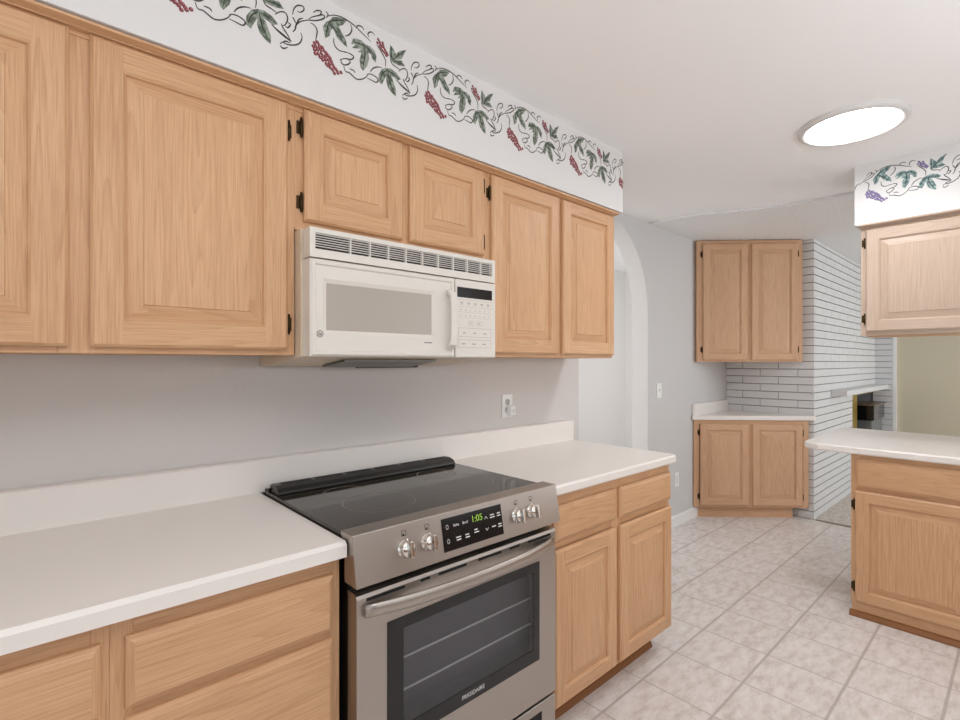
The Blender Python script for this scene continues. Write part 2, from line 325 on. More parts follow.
def stencil(mb, mp, s0, z0, clip, m_leaf, m_vine, m_vein, m_g1, m_g2):
    """paint one repeat; mp(s, z, lift) -> 3D point; clip = (smin, smax)"""
    ok = lambda pts: all(clip[0] <= s0+a <= clip[1] for a, b in pts)
    def ribbon(pts, wd, lift, m):
        pts = smooth_path(pts)
        if not ok(pts): return
        L = len(pts)
        for i in range(L-1):
            (a, b), (c, d) = pts[i], pts[i+1]; l = math.hypot(c-a, d-b) or 1e-9
            w0 = wd*(0.45+0.55*math.sin(PI*min(1, (i+0.3)/(L-1)))); w1 = wd*(0.45+0.55*math.sin(PI*min(1, (i+1.3)/(L-1))))
            nx, nz = -(d-b)/l, (c-a)/l
            mb.face([mp(s0+a+nx*w0, z0+b+nz*w0, lift), mp(s0+a-nx*w0, z0+b-nz*w0, lift), mp(s0+c-nx*w1, z0+d-nz*w1, lift), mp(s0+c+nx*w1, z0+d+nz*w1, lift)], m)
    for k, L in LEAVES.items():
        if ok(L): mb.face([mp(s0+a, z0+b, 0.0004) for a, b in L], m_leaf)
    for p in VEINS: ribbon(p, 0.0019, 0.0006, m_vein)
    for p in VINES: ribbon(p, 0.0021, 0.0005, m_vine)
    for gi, G in enumerate((G1, G2)):
        for i, (a, b) in enumerate(G):
            if not clip[0] <= s0+a <= clip[1]: continue
            r = 0.0056 if gi == 0 else 0.0048
            for rr, lift, m, da in ((r, 0.0004+i*4e-6, m_g1, 0), (r*0.55, 0.0007+i*4e-6, m_g2, 0.0012)):
                mb.face([mp(s0+a+da+rr*math.cos(q*PI/4), z0+b+da+rr*math.sin(q*PI/4), lift) for q in range(8)], m)

# ------------------------------------------------------------------ setting: floor, ceiling, walls
H = 2.414
YW2 = 0.21
XB, YB = 4.97, -0.514          # outside corner of the brick chimney
m = MB(); m.box(-2.5, XB, -3.9, YW2+1.5, -0.05, 0); struct('floor', m, TILE)
m = MB(); m.box(XB, 7.7, -3.9, YB+1.6, -0.05, 0.006); struct('floor_carpet', m, CARPET)
m = MB(); m.box(XB-0.012, XB+0.006, -3.9, YB-0.02, 0, 0.009); struct('trim_2', m, plain('threshold_strip', lin(150, 138, 126), 0.5))
# kitchen ceiling ends in a shallow curved lip; the textured ceiling beyond sits a little higher
edge = [(3.529, 0.21), (3.535, -0.032), (3.57, -0.163), (3.628, -0.279), (3.711, -0.448), (3.79, -0.62), (3.822, -0.834), (3.83, -1.1), (3.83, -3.9)]
m = MB(); m.box(-2.5, 7.7, -3.9, YW2+1.6, H, H+0.06)
struct('ceiling', m, CEIL)
m = MB(); m.prism(edge+[(7.7, -3.9), (7.7, 0.21)], H-0.016, H-0.0005, 2); struct('ceiling_textured', m, CEIL2)
m = MB(); m.box(-2.5, 2.36, 0, YW2, 0, H); struct('wall_left', m, WALL)
# archway wall
m = MB(); x0, x1, xa0, xa1 = 2.36, XB+0.3, 2.45, 3.512
cx, rx, zs, rz = 2.981, 0.531, 1.70, 0.655
arc = [(cx+rx*math.cos(a), zs+rz*math.sin(a)) for a in [PI*k/96 for k in range(97)]]
for yy in (YW2, YW2+0.13):
    m.face([(x0, yy, 0), (xa0, yy, 0), (xa0, yy, zs), (xa0, yy, H), (x0, yy, H)])
    m.face([(xa1, yy, 0), (x1, yy, 0), (x1, yy, H), (xa1, yy, H), (xa1, yy, zs)])
    for k in range(96):
        (a, b), (c, d) = arc[k], arc[k+1]; m.face([(a, yy, b), (a, yy, H), (c, yy, H), (c, yy, d)])
for k in range(96):
    (a, b), (c, d) = arc[k], arc[k+1]; m.face([(a, YW2, b), (c, YW2, d), (c, YW2+0.13, d), (a, YW2+0.13, b)])
m.face([(xa1, YW2, 0), (xa1, YW2, zs), (xa1, YW2+0.13, zs), (xa1, YW2+0.13, 0)])
m.face([(xa0, YW2, 0), (xa0, YW2, zs), (xa0, YW2+0.13, zs), (xa0, YW2+0.13, 0)])
struct('wall_archway', m, GREYW)
m = MB(); m.box(1.2, 5.3, 1.5, 1.6, 0, H); m.box(1.1, 1.2, 0.34, 1.6, 0, H); m.box(5.3, 5.4, 0.34, 1.6, 0, H); struct('wall_hall', m, wallpaint('warm_white_hall_paint', lin(234, 232, 230)))
m = MB(); m.prism([(YW2-0.012, 0), (YW2, 0), (YW2, 0.088), (YW2-0.006, 0.088), (YW2-0.012, 0.076)], 3.515, 4.36, 0); struct('baseboard_left', m, TRIMW)
# unseen sides of the room, with openings behind the daylight and fill lights
def wall_with_hole(name, x0, x1, y0, y1, holes, mat, along):
    m = MB(); pos = x0 if along == 0 else y0; end = x1 if along == 0 else y1
    def bx(a, b, z0, z1):
        if b-a < 1e-4 or z1-z0 < 1e-4: return
        m.box(a, b, y0, y1, z0, z1) if along == 0 else m.box(x0, x1, a, b, z0, z1)
    for (a, b, z0, z1) in holes:
        bx(pos, a, 0, H); bx(a, b, 0, z0); bx(a, b, z1, H); pos = b
    bx(pos, end, 0, H); return struct(name, m, mat)
wall_with_hole('wall_right', -2.5, 7.7, -3.9, -3.8, [(-0.35, 2.15, 0.9, 2.2), (2.95, 4.25, 0.85, 2.15), (5.0, 7.3, 0.45, 2.3)], TAN, 0)
wall_with_hole('wall_back', -2.5, -2.4, -3.8, 0, [(-3.0, -0.8, 0.1, 2.2)], TAN, 1)
m = MB(); m.box(7.52, 7.7, -3.8, -0.69, 0, H); struct('wall_living', m, BEIGE)

# brick chimney breast: every course a row of long bricks with raked, dark bed joints
m = MB(); CH = 0.0676; BL = 0.302; DEP = 0.05; X3 = 7.46; OP0, OP1, OPZ = 6.34, X3, 1.034; Y3 = -0.676
m.box(XB+0.012, X3+0.05, YB+0.012, YW2, OPZ, H, 1)
m.box(XB+0.012, OP0-0.012, YB+0.012, YW2, 0, OPZ, 1); m.box(OP1+0.012, X3+0.05, Y3+0.012, YW2, 0, H, 1)
nc = int(H/CH)+1
for k in range(nc):
    z0 = k*CH+0.0032; z1 = min((k+1)*CH-0.0032, H-0.017)
    if z1 <= z0: continue
    off = (k % 2)*BL/2
    # face toward the kitchen (x = XB), running in -y
    y = YW2; first = BL-off*1.0 if off else BL
    m.box(XB+0.007, XB+DEP, YB+0.004, YW2, z0, z1, 2)
    a = YW2
    L = BL if not off else BL/2
    while a > YB+1e-3:
        b = max(a-L, YB); 
        if b-YB < 0.05: b = YB
        m.box(XB, XB+DEP-0.001, b+(0.003 if b > YB else 0), a-0.003, z0, z1, 0); a = b; L = BL
    # long face (y = YB), running in +x
    segs = [(XB, X3)] if z0 > OPZ-0.02 else [(XB, OP0)]
    for (sa, sb) in segs:
        m.box(sa+0.010, sb, YB+0.003, YB+DEP-0.003, z0, z1, 0)
        a = sa+DEP-0.001 if sa == XB else sa; L = BL/2+0.05 if not off else BL
        while a < sb-1e-3:
            b = min(a+L, sb)
            m.box(a+(0.0025 if a > sa else 0), b-0.0025, YB, YB+DEP-0.001, z0, z1, 0); a = b; L = BL
    m.box(X3, X3+DEP, Y3, YB+0.02, z0, z1, 0)
struct('wall_brick', m, [BRICK, MORTAR, plain('painted_joint', lin(186, 186, 186), 0.8)], weld=False)
m = MB(); m.box(X3+0.012, X3+0.06, Y3-0.03, Y3-0.003, 0, H); struct('trim_3', m, TRIMW)
m = MB(); m.box(OP0-0.3, OP1+0.02, YB+0.50, YB+0.53, 0.006, OPZ+0.1); struct('trim_4', m, DARK)

# soffits with the painted vine border
def left_soffit():
    m = MB(); YS = -0.356; XE = 2.253; ZB = 2.1085
    m.box(-1.6, XE, YS, 0, ZB, H, 0)
    mp = lambda s, z, l: (s, YS-l, z)
    for k in range(-2, 5):
        stencil(m, mp, 0.615+0.4005*k, 2.277, (-1.6, XE-0.001), 1, 2, 3, 4, 5)
    return struct('trim_1', m, [SOFF, LEAF, VINE, VEIN, GRAPE, GRAPE2], weld=False)
left_soffit()
XS2, YE2, ZB2 = 3.36, -1.107, 2.092
m = MB(); m.box(XS2, XS2+0.40, -3.8, YE2, ZB2, H, 0)
mp = lambda s, z, l: (XS2-l, -s, z)
for k in range(-1, 3):
    stencil(m, mp, 1.158+0.4005*k, 2.268, (1.1075, 2.3), 1, 2, 3, 4, 5)
struct('trim_5', m, [SOFF, LEAFB, VINE, VEIN, GRAPEP, GRAPEP2], weld=False)

# ------------------------------------------------------------------ cabinets
FF = 0.019; DT = 0.019
def rect(x0, x1, z0, z1, i, y): return [(x0+i, y, z0+i), (x1-i, y, z0+i), (x1-i, y, z1-i), (x0+i, y, z1-i)]
def rings(mb, x0, x1, z0, z1, prof, hv, cap=None):
    """nested rectangles; prof = [(inset, y)]; hv=(material for upright runs, material for level runs)"""
    rs = [rect(x0, x1, z0, z1, i, y) for i, y in prof]
    for a, b in zip(rs, rs[1:]):
        for k in range(4):
            mb.face([a[k], a[(k+1) % 4], b[(k+1) % 4], b[k]], hv[1] if k in (0, 2) else hv[0])
    if cap is not None: mb.face(rs[-1], cap)
    if cap is None or prof[0][0] == 0: mb.face(rs[0][::-1], hv[0])
def add_door(root, x0, x1, z0, z1, hinge, mv, mh, label=None, sw=0.056, hz=(0.055, 0.055)):
    mb = MB()
    rings(mb, x0, x1, z0, z1, [(0, -0.001), (0, -DT+0.006), (0.007, -DT)], (0, 1), None)
    a, b, c, d_ = x0+0.007, x1-0.007, z0+0.007, z1-0.007
    for (p, q, r_, t_, mm) in ((a, x0+sw, c, d_, 0), (x1-sw, b, c, d_, 0), (x0+sw, x1-sw, c, z0+sw, 1), (x0+sw, x1-sw, z1-sw, d_, 1)):
        mb.face([(p, -DT, r_), (q, -DT, r_), (q, -DT, t_), (p, -DT, t_)], mm)
    rings(mb, x0, x1, z0, z1, [(sw, -DT), (sw+0.002, -DT+0.002), (sw+0.005, -DT+0.004), (sw+0.007, -DT+0.011), (sw+0.02, -DT+0.012)], (0, 1), 0)
    d = mb.build('door', [mv, mh], root)
    if label: d['label'] = label
    pb = MB(); y = -DT
    rings(pb, x0+sw+0.010, x1-sw-0.010, z0+sw+0.010, z1-sw-0.010, [(0, y+0.0118), (0, y+0.0108), (0.030, y+0.0035), (0.0315, y+0.001)], (0, 1), 0)
    pb.build('raised_panel', [mv, mh], d)
    if hinge:
        hx = x0-0.006 if hinge == 'L' else x1+0.006
        sgn = -1 if hinge == 'L' else 1
        for zz in (z0+hz[0]+0.02, z1-hz[1]-0.02):
            hb = MB(); hb.tube([(hx, -0.006, zz-0.024), (hx, -0.006, zz+0.024)], 0.0046, 10)
            hb.box(min(hx, hx+sgn*0.013), max(hx, hx+sgn*0.009), -0.003, 0.0005, zz-0.019, zz+0.019)
            for e in (-0.026, 0.026): hb.tube([(hx, -0.006, zz+e-0.003), (hx, -0.006, zz+e+0.003)], 0.0038, 8)
            hb.build('hinge', HINGE, d)
    return d
def add_drawer(root, x0, x1, z0, z1, mv, mh):
    mb = MB(); rings(mb, x0, x1, z0, z1, [(0, -0.001), (0, -DT+0.010), (0.002, -DT+0.007), (0.014, -DT), ], (0, 1), 1)
    return mb.build('drawer_front', [mv, mh], root)
def cabinet(name, label, loc, rotz, W, z0, z1, stiles, rails, doors, drawers, depth=0.3, poly=None, mv=None, mh=None, toe=None, top_trim=False, group=None, sw=0.056, side=None, hz=(0.055, 0.055)):
    """local frame: x across the face, y into the cabinet (frame front at 0), z up"""
    mv = mv or OAKV; mh = mh or OAKH
    r = thing(name, label, 'cabinet', loc, rotz, group)
    m = MB()
    if poly: m.prism(poly, z0, z1, 2)
    else: m.box(0.0005, W-0.0005, FF, depth, z0, z1)
    m.build('carcass', side or OAKIN, r)
    m = MB(); e = 0.0006
    for i, (a, b) in enumerate(stiles): m.box(a, b, 0, FF, z0, z1, 0)
    for (zb, zt) in rails:
        xs = sorted(stiles)
        for (a, b), (c, d) in zip(xs, xs[1:]): m.box(b, c, e, FF, zb, zt, 1)
    m.build('face_frame', [mv, mh], r, bevel=0.0008, seg=1)
    if top_trim:
        m = MB(); m.prism([(0, z1-0.026), (0, z1-0.0035), (-0.044, z1-0.0035), (-0.044, z1-0.010), (-0.021, z1-0.0135), (-0.0205, z1-0.015), (-0.003, z1-0.015), (-0.003, z1-0.026)], 0, W, 0); m.build('top_moulding', mh, r)
    if toe:
        m = MB(); m.box(toe[0], toe[1], toe[2], toe[2]+0.018, 0, z0); m.build('toe_kick', mh, r)
        if len(toe) > 3:
            y = toe[2]; q = MB(); q.prism([(y, 0.0), (y-0.019, 0.0), (y-0.019, 0.010), (y-0.012, 0.024), (y, 0.030)], toe[0]-0.01, toe[1], 0); q.build('shoe_moulding', SHOE, r)
    for dd in doors: add_door(r, *dd[:5], mv, mh, sw=sw, hz=hz)
    for dd in drawers: add_drawer(r, *dd, mv, mh)
    return r
# wall cabinets over the left counter (y of the frame face = -0.305)
YU = -0.305; ZU0, ZU1 = 1.366, 2.1085
DZ0, DZ1 = 1.381, 2.092
cabinet('wall_cabinet', 'largest oak wall cabinet, above the left counter, left of the microwave', (-0.72, YU, 0), 0, 1.300, ZU0, ZU1,
        [(0, 0.04), (0.77, 0.84), (1.255, 1.300)], [(ZU0, ZU0+0.035), (ZU1-0.035, ZU1)],
        [(0.020, 0.397-0.005, DZ0, DZ1, 'L'), (0.40, 0.789, DZ0, DZ1, None), (0.826, 1.276, DZ0, DZ1, 'R')], [], depth=0.3045, top_trim=True, sw=0.062)
cabinet('wall_cabinet', 'short two-door oak wall cabinet directly above the white microwave', (0.5801, YU, 0), 0, 0.768, 1.735, ZU1,
        [(0, 0.03), (0.365, 0.40), (0.742, 0.768)], [(1.735, 1.77), (ZU1-0.035, ZU1)],
        [(0.025, 0.368, 1.762, DZ1, 'L'), (0.397, 0.743, 1.762, DZ1, 'R')], [], depth=0.3045, top_trim=True, hz=(0.035, 0.035))
cabinet('wall_cabinet', 'tall two-door oak wall cabinet at the right end of the run, right of the microwave', (1.3482, YU, 0), 0, 0.885, ZU0, ZU1,
        [(0, 0.03), (0.42, 0.48), (0.85, 0.885)], [(ZU0, ZU0+0.035), (ZU1-0.035, ZU1)],
        [(0.018, 0.437, DZ0, DZ1, 'L'), (0.465, 0.879, DZ0, DZ1, 'R')], [], depth=0.3045, top_trim=True)
# base cabinets (frame face at y = -0.61)
YBASE = -0.61; ZT = 0.876
cabinet('base_cabinet', 'oak drawer base cabinet left of the range, under the left countertop', (0.113, YBASE, 0), 0, 0.457, 0.10, ZT,
        [(0, 0.036), (0.43, 0.457)], [(0.10, 0.135), (0.675, 0.70), (0.800, ZT)], [],
        [(0.023, 0.437, 0.697, 0.833), (0.023, 0.437, 0.41, 0.680), (0.023, 0.437, 0.122, 0.393)], depth=0.6095, toe=(0, 0.457, 0.075))
cabinet('base_cabinet', 'oak base cabinet in the lower left corner, cut off by the picture edge', (-0.80, YBASE, 0), 0, 0.9128, 0.10, ZT,
        [(0, 0.036), (0.885, 0.9128)], [(0.10, 0.135), (0.675, 0.70), (0.800, ZT)], [(0.023, 0.452, 0.122, 0.680, 'L'), (0.464, 0.900, 0.122, 0.680, None)],
        [(0.023, 0.900, 0.697, 0.833)], depth=0.6095, toe=(0, 0.9128, 0.075))
cabinet('base_cabinet', 'oak base cabinet right of the range with two drawers above two doors', (1.352, YBASE, 0), 0, 0.886, 0.10, ZT,
        [(0, 0.03), (0.405, 0.47), (0.852, 0.886)], [(0.10, 0.135), (0.675, 0.71), (0.800, ZT)],
        [(0.030, 0.421, 0.113, 0.674, 'L'), (0.451, 0.880, 0.113, 0.674, 'R')], [(0.030, 0.421, 0.705, 0.833), (0.451, 0.880, 0.705, 0.833)], depth=0.6095, toe=(0, 0.835, 0.075, True))
# corner cabinets on the diagonal beside the brick
RA = (4.25, YW2)
LW = math.hypot(XB-RA[0], YW2-YB)
def tri(W, x0=0.0):
    c = LW/2
    def back(x): return min(x+x0, LW-(x+x0))
    a, b = 0.0005, W-0.0005; pts = [(a, FF)]
    if back(a) > FF+0.001: pts.append((a, back(a)-0.001))
    pts.append((c-x0, c-0.002))
    if back(b) > FF+0.001: pts.append((b, back(b)-0.001))
    pts.append((b, FF)); return pts[::-1]
RD = -PI/4
def dloc(s, off=0.0): return (RA[0]+s*math.cos(RD)-off*math.cos(PI/4), RA[1]+s*math.sin(RD)-off*math.sin(PI/4), 0)
FW = 0.962
def tri2(W, x0, y0):
    # triangle with its cut corners, for a face standing y0 in front of the diagonal line
    c = LW/2; pts = [(0.001, FF), (0.001, max(FF+0.001, y0+x0-0.004)), (c-x0, c+y0-0.006), (W-0.001, max(FF+0.001, y0+(LW-x0-W)-0.004)), (W-0.001, FF)]
    return pts[::-1]
cabinet('corner_base_cabinet', 'small diagonal oak base cabinet in the far corner beside the white brick', dloc(0.016, 0.0), RD, FW, 0.097, 0.848,
        [(0, 0.045), (0.455, 0.50), (FW-0.045, FW)], [(0.097, 0.13), (0.815, 0.848)],
        [(0.050, 0.456, 0.116, 0.815, 'L'), (0.492, 0.905, 0.116, 0.815, 'R')], [], poly=tri2(FW, 0.016, 0.0), mv=FAROV, mh=FAROH, toe=(0.045, FW-0.105, 0.05), sw=0.052)
UW = 0.885
cabinet('corner_wall_cabinet', 'oak corner wall cabinet hanging high beside the white brick', dloc(0.041, 0.0), RD, UW, 1.348, 2.392,
        [(0, 0.05), (0.42, 0.46), (UW-0.05, UW)], [(1.348, 1.37), (2.36, 2.392)],
        [(0.049, 0.424, 1.363, 2.363, 'L'), (0.457, 0.841, 1.363, 2.363, 'R')], [], poly=tri2(UW, 0.041, 0.0), mv=FAROV, mh=FAROH, sw=0.052, hz=(0.07, 0.07))
# peninsula
RP = -PI/2
cabinet('peninsula_cabinet', 'pale oak peninsula base cabinet at the right under the white breakfast counter', (3.26, -1.111, 0), RP, 1.90, 0.068, 0.860,
        [(0, 0.035), (0.475, 0.535), (0.99, 1.05), (1.86, 1.90)], [(0.068, 0.11), (0.66, 0.70), (0.825, 0.860)],
        [(0.020, 0.492, 0.083, 0.667, 'L'), (0.515, 1.00, 0.083, 0.667, 'R'), (1.03, 1.88, 0.083, 0.667, None)],
        [(0.020, 0.492, 0.686, 0.834), (0.515, 1.00, 0.686, 0.834), (1.03, 1.88, 0.686, 0.834)], depth=0.60, mv=OAKV, mh=OAKH, toe=(0.004, 1.90, 0.002, True))
cabinet('peninsula_wall_cabinet', 'bleached oak wall cabinet hanging above the breakfast counter at the upper right', (3.385, -1.130, 0), RP, 1.75, 1.490, ZB2,
        [(0, 0.04), (0.50, 0.56), (1.06, 1.12), (1.71, 1.75)], [(1.490, 1.525), (2.05, ZB2)],
        [(0.024, 0.517, 1.510, 2.062, 'L'), (0.543, 1.05, 1.510, 2.062, 'R'), (1.10, 1.735, 1.510, 2.062, None)], [], depth=0.33, mv=PALEV, mh=PALEH, top_trim=True, hz=(0.05, 0.05))

# ------------------------------------------------------------------ countertops
CF = -0.648; CT = 0.914; CB = 0.8765
def counter_profile(): return [(-0.002, CB), (CF, CB), (CF, CT-0.009), (CF+0.008, CT), (-0.002, CT)]
t = thing('countertop', 'white laminate countertop on the left of the range with drawers below', 'countertop', (0, 0, 0))
m = MB(); m.prism(counter_profile(), -0.80, 0.571, 0); m.build('worktop', LAM, t)
m = MB(); m.prism([(-0.002, CT), (-0.042, CT), (-0.042, 1.018), (-0.037, 1.022), (-0.002, 1.022)], -0.80, 1.3360, 0); m.build('backsplash', LAM, t)
t = thing('countertop', 'white laminate countertop right of the range, ending at the archway', 'countertop', (0, 0, 0))
m = MB(); XR = 2.258
m.prism([(1.3365, CF), (XR-0.02, CF), (XR, CF+0.02), (XR, -0.002), (1.3365, -0.002)], CB, CT, 2)
m.build('worktop', LAM, t, bevel=0.007, seg=1)
m = MB(); m.prism([(-0.002, CT), (-0.042, CT), (-0.042, 1.018), (-0.037, 1.022), (-0.002, 1.022)], 1.3365, XR, 0); m.build('backsplash', LAM, t)
t = thing('countertop', 'small triangular white countertop on the far corner cabinet, against the brick', 'countertop', dloc(0, 0.0), RD)
m = MB(); m.prism([(-0.006, -0.028), (LW+0.004, -0.028), (LW-0.002, 0.001), (LW/2, LW/2-0.003), (0.002, 0.001)], 0.8485, 0.887, 2); m.build('worktop', LAM, t, bevel=0.005, seg=1)
m = MB(); a = (0.0, -0.022); b = (LW/2-0.004, LW/2-0.006); k = 0.018/math.sqrt(2)
m.prism([(a[0]+0.002, a[1]+0.02), (b[0], b[1]), (b[0]+k, b[1]-k), (a[0]+k+0.002, a[1]+0.02-k)], 0.887, 0.985, 2); m.build('backsplash', LAM, t)
t = thing('countertop', 'white breakfast counter on the peninsula with a clipped corner, at the right', 'countertop', (0, 0, 0))
m = MB(); m.prism([(3.225, -3.05), (4.16, -3.05), (4.16, -0.885), (3.30, -0.885), (3.268, -0.897), (3.225, -0.965)], 0.8605, 0.898, 2)
m.build('worktop', LAM, t, bevel=0.007, seg=1)

# ------------------------------------------------------------------ range
R = thing('range', 'stainless steel slide-in electric range between the two white countertops', 'stove', (0.955, 0, 0))
X0, X1 = -0.379, 0.380            # local x, cooktop width
m = MB(); m.box(X0+0.012, X1-0.012, -0.625, -0.03, 0.02, 0.905)
for sx in (X0+0.05, X1-0.05):
    for sy in (-0.58, -0.08): m.lathe([(0.018, 0), (0.018, 0.02)], Matrix.Translation((sx, sy, 0)), 12)
m.build('oven_body', BLACKP, R)
m = MB(); m.box(X0, X1-0.010, -0.612, -0.075, 0.9055, 0.924); ct = m.build('cooktop', BLACKG, R, bevel=0.002)
def ring(mb, x, y, r, z, wd=0.0016):
    for j in range(64):
        a, b = 2*PI*j/64, 2*PI*(j+1)/64
        mb.face([(x+q*math.cos(c), y+q*math.sin(c), z) for q, c in ((r-wd, a), (r+wd, a), (r+wd, b), (r-wd, b))])
for (x, y, r) in ((-0.165, -0.43, 0.108), (0.17, -0.40, 0.125), (-0.185, -0.265, 0.075), (0.19, -0.245, 0.072)):
    b = MB(); ring(b, x, y, r, 0.9243); b.build('burner_ring', RINGM, ct)
m = MB(); m.prism([(-0.166, 0.9243), (-0.166, 0.932), (-0.155, 0.944), (-0.132, 0.951), (-0.100, 0.951), (-0.088, 0.944), (-0.088, 0.926), (-0.0435, 0.926), (-0.0435, 0.9055), (-0.0745, 0.9055), (-0.0745, 0.9243)], X0+0.010, 0.350, 0); vt = m.build('rear_vent', BLACKP, R, bevel=0.003)
m = MB()
for k in range(6):
    a = X0+0.035+k*0.114; m.box(a, a+0.10, -0.130, -0.106, 0.9505, 0.9516)
m.build('vent_slot', DARK, vt)
# slanted control panel
def panel_prof(): return [(-0.606, 0.9245), (-0.607, 0.930), (-0.666, 0.930), (-0.688, 0.808), (-0.626, 0.808), (-0.626, 0.9050), (-0.612, 0.9050)]
PT, PBm = Vector((0, -0.666, 0.930)), Vector((0, -0.688, 0.808))
dn = (PBm-PT).normalized(); nrm = Vector((1, 0, 0)).cross(dn); nrm = nrm if nrm.y < 0 else -nrm
def pp(x, s, l=0.0): return PT+dn*s+nrm*l+Vector((x, 0, 0))     # on the panel face: s metres down its slope
PM = Matrix(((1, 0, 0, 0), (0, -dn.y, nrm.y, 0), (0, -dn.z, nrm.z, 0), (0, 0, 0, 1)))
def pmat(x, s, l): return Matrix.Translation(pp(x, s, l)) @ PM
m = MB(); m.prism(panel_prof(), X0-0.001, X1+0.001, 0)
for x in (-0.237, -0.164, 0.178, 0.247):           # small burner symbols above the knobs
    for (a, b, c, d) in ((-0.007, 0.007, 0.018, 0.0192), (-0.007, 0.007, 0.0305, 0.0317), (-0.007, -0.0058, 0.018, 0.0317), (0.0058, 0.007, 0.018, 0.0317), (-0.004, 0.001, 0.026, 0.0305)):
        m.face([pp(x+a, c, 0.0004), pp(x+b, c, 0.0004), pp(x+b, d, 0.0004), pp(x+a, d, 0.0004)], 1)
cp = m.build('control_panel', [STEEL, BLACKP], R, bevel=0.0025)
m = MB(); d0, d1, s0, s1 = -0.115, 0.112, 0.016, 0.104
q = [pp(d0, s0), pp(d1, s0), pp(d1, s1), pp(d0, s1)]; q2 = [p+nrm*0.0016 for p in q]
m.face(q2)
for k in range(4): m.face([q[k], q[(k+1) % 4], q2[(k+1) % 4], q2[k]])
DISPM = m
m = DISPM
def dash(x, s, wd, hg):
    q = [pp(x-wd/2, s-hg/2, 0.0019), pp(x+wd/2, s-hg/2, 0.0019), pp(x+wd/2, s+hg/2, 0.0019), pp(x-wd/2, s+hg/2, 0.0019)]; m.face(q, 1)
for (x, s, wd) in ((-0.062, 0.074, 0.018), (-0.061, 0.081, 0.016), (-0.030, 0.074, 0.014), (-0.029, 0.081, 0.016), (0.004, 0.068, 0.012), (0.006, 0.075, 0.018), (0.072, 0.040, 0.016), (0.073, 0.047, 0.02), (0.099, 0.040, 0.013), (0.099, 0.047, 0.015), (0.075, 0.074, 0.016), (0.100, 0.072, 0.013), (0.100, 0.079, 0.015)): dash(x, s, wd, 0.0034)
for (x, s, up) in ((0.047, 0.044, 1), (0.047, 0.076, -1)):
    for e in (-1, 1):
        m.face([pp(x, s-up*0.005, 0.0019), pp(x, s-up*0.0025, 0.0019), pp(x+e*0.006, s+up*0.0045, 0.0019), pp(x+e*0.006, s+up*0.002, 0.0019)], 1)
for s in (0.040, 0.078):
    for j in range(20):
        a, b = 2*PI*j/20, 2*PI*(j+1)/20
        m.face([pp(-0.098+r*math.cos(c)*0.8, s+r*math.sin(c), 0.0019) for r, c in ((0.0045, a), (0.006, a), (0.006, b), (0.0045, b))], 1)
disp = m.build('display_panel', [BLACKGLOSS, LETTER], cp, weld=False)
text_mesh('1:05', 0.026, LED, 'clock_digits', disp, pmat(0.012, 0.038, 0.0019))
for txt, x, s, sz in (('Bake', -0.066, 0.040, 0.0105), ('Broil', -0.033, 0.040, 0.0105)):
    text_mesh(txt, sz, LETTER, 'button_print', disp, pmat(x, s, 0.0019))
for x, ang in ((-0.237, 0.0), (-0.164, 0.0), (0.178, 0.0), (0.247, 0.0)):
    km = pmat(x, 0.063, 0.0)
    m = MB(); m.lathe([(0.0, 0.0), (0.0235, 0.0), (0.0235, 0.003), (0.0205, 0.004), (0.0200, 0.018), (0.0185, 0.021), (0.0, 0.021)], km, 36)
    kb = m.build('knob', CHROME, cp)
    g = MB(); g2 = [(-0.0065, -0.0205), (0.0065, -0.0205), (0.0065, 0.0205), (-0.0065, 0.0205)]
    bot = [km @ Vector((a, b, 0.018)) for a, b in g2]; top = [km @ Vector((a*0.75, b, 0.036)) for a, b in g2]
    g.face(top); g.face(bot[::-1])
    for k in range(4): g.face([bot[k], bot[(k+1) % 4], top[(k+1) % 4], top[k]])
    g.build('grip', CHROME, kb, bevel=0.0025)
# oven door
YD = -0.672; D0, D1 = X0+0.008, X1-0.008; DB, DTp = 0.235, 0.786
W0, W1, V0, V1 = -0.287, 0.289, 0.372, 0.694
m = MB()
m.box(D0, D1, YD, -0.6265, V1, DTp-0.012); m.box(D0, D1, YD, -0.6265, DB, V0); m.box(D0, W0, YD, -0.6265, V0, V1); m.box(W1, D1, YD, -0.6265, V0, V1)
m.prism([(YD, DTp-0.012), (-0.6265, DTp-0.012), (-0.6265, DTp), (YD+0.014, DTp), (YD+0.004, DTp-0.004)], D0, D1, 0)
od = m.build('oven_door', STEEL, R)
m = MB()
for (a, b) in ((-0.345, -0.235), (-0.185, -0.155), (-0.125, -0.025), (0.02, 0.115), (0.15, 0.195), (0.235, 0.345)): m.box(a, b, YD-0.0008, YD+0.001, DTp-0.021, DTp-0.0135)
m.build('door_vent_slot', DARK, od)
i0, i1, j0, j1 = W0+0.048, W1-0.030, V0+0.040, V1-0.030
m = MB(); yg = YD-0.0015
m.box(W0, W1, yg, YD+0.004, j1, V1); m.box(W0, W1, yg, YD+0.004, V0, j0); m.box(W0, i0, yg, YD+0.004, j0, j1); m.box(i1, W1, yg, YD+0.004, j0, j1)
wf = m.build('window_frame', BLACKGLOSS, od)
m = MB(); m.face([(i0, yg+0.0006, j0), (i1, yg+0.0006, j0), (i1, yg+0.0006, j1), (i0, yg+0.0006, j1)]); m.build('window_pane', OVENGL, od)
text_mesh('FRIGIDAIRE', 0.017, LETTER, 'maker_lettering', od, Matrix.Translation((0.0, yg-0.0004, V0+0.021)) @ FRONT)
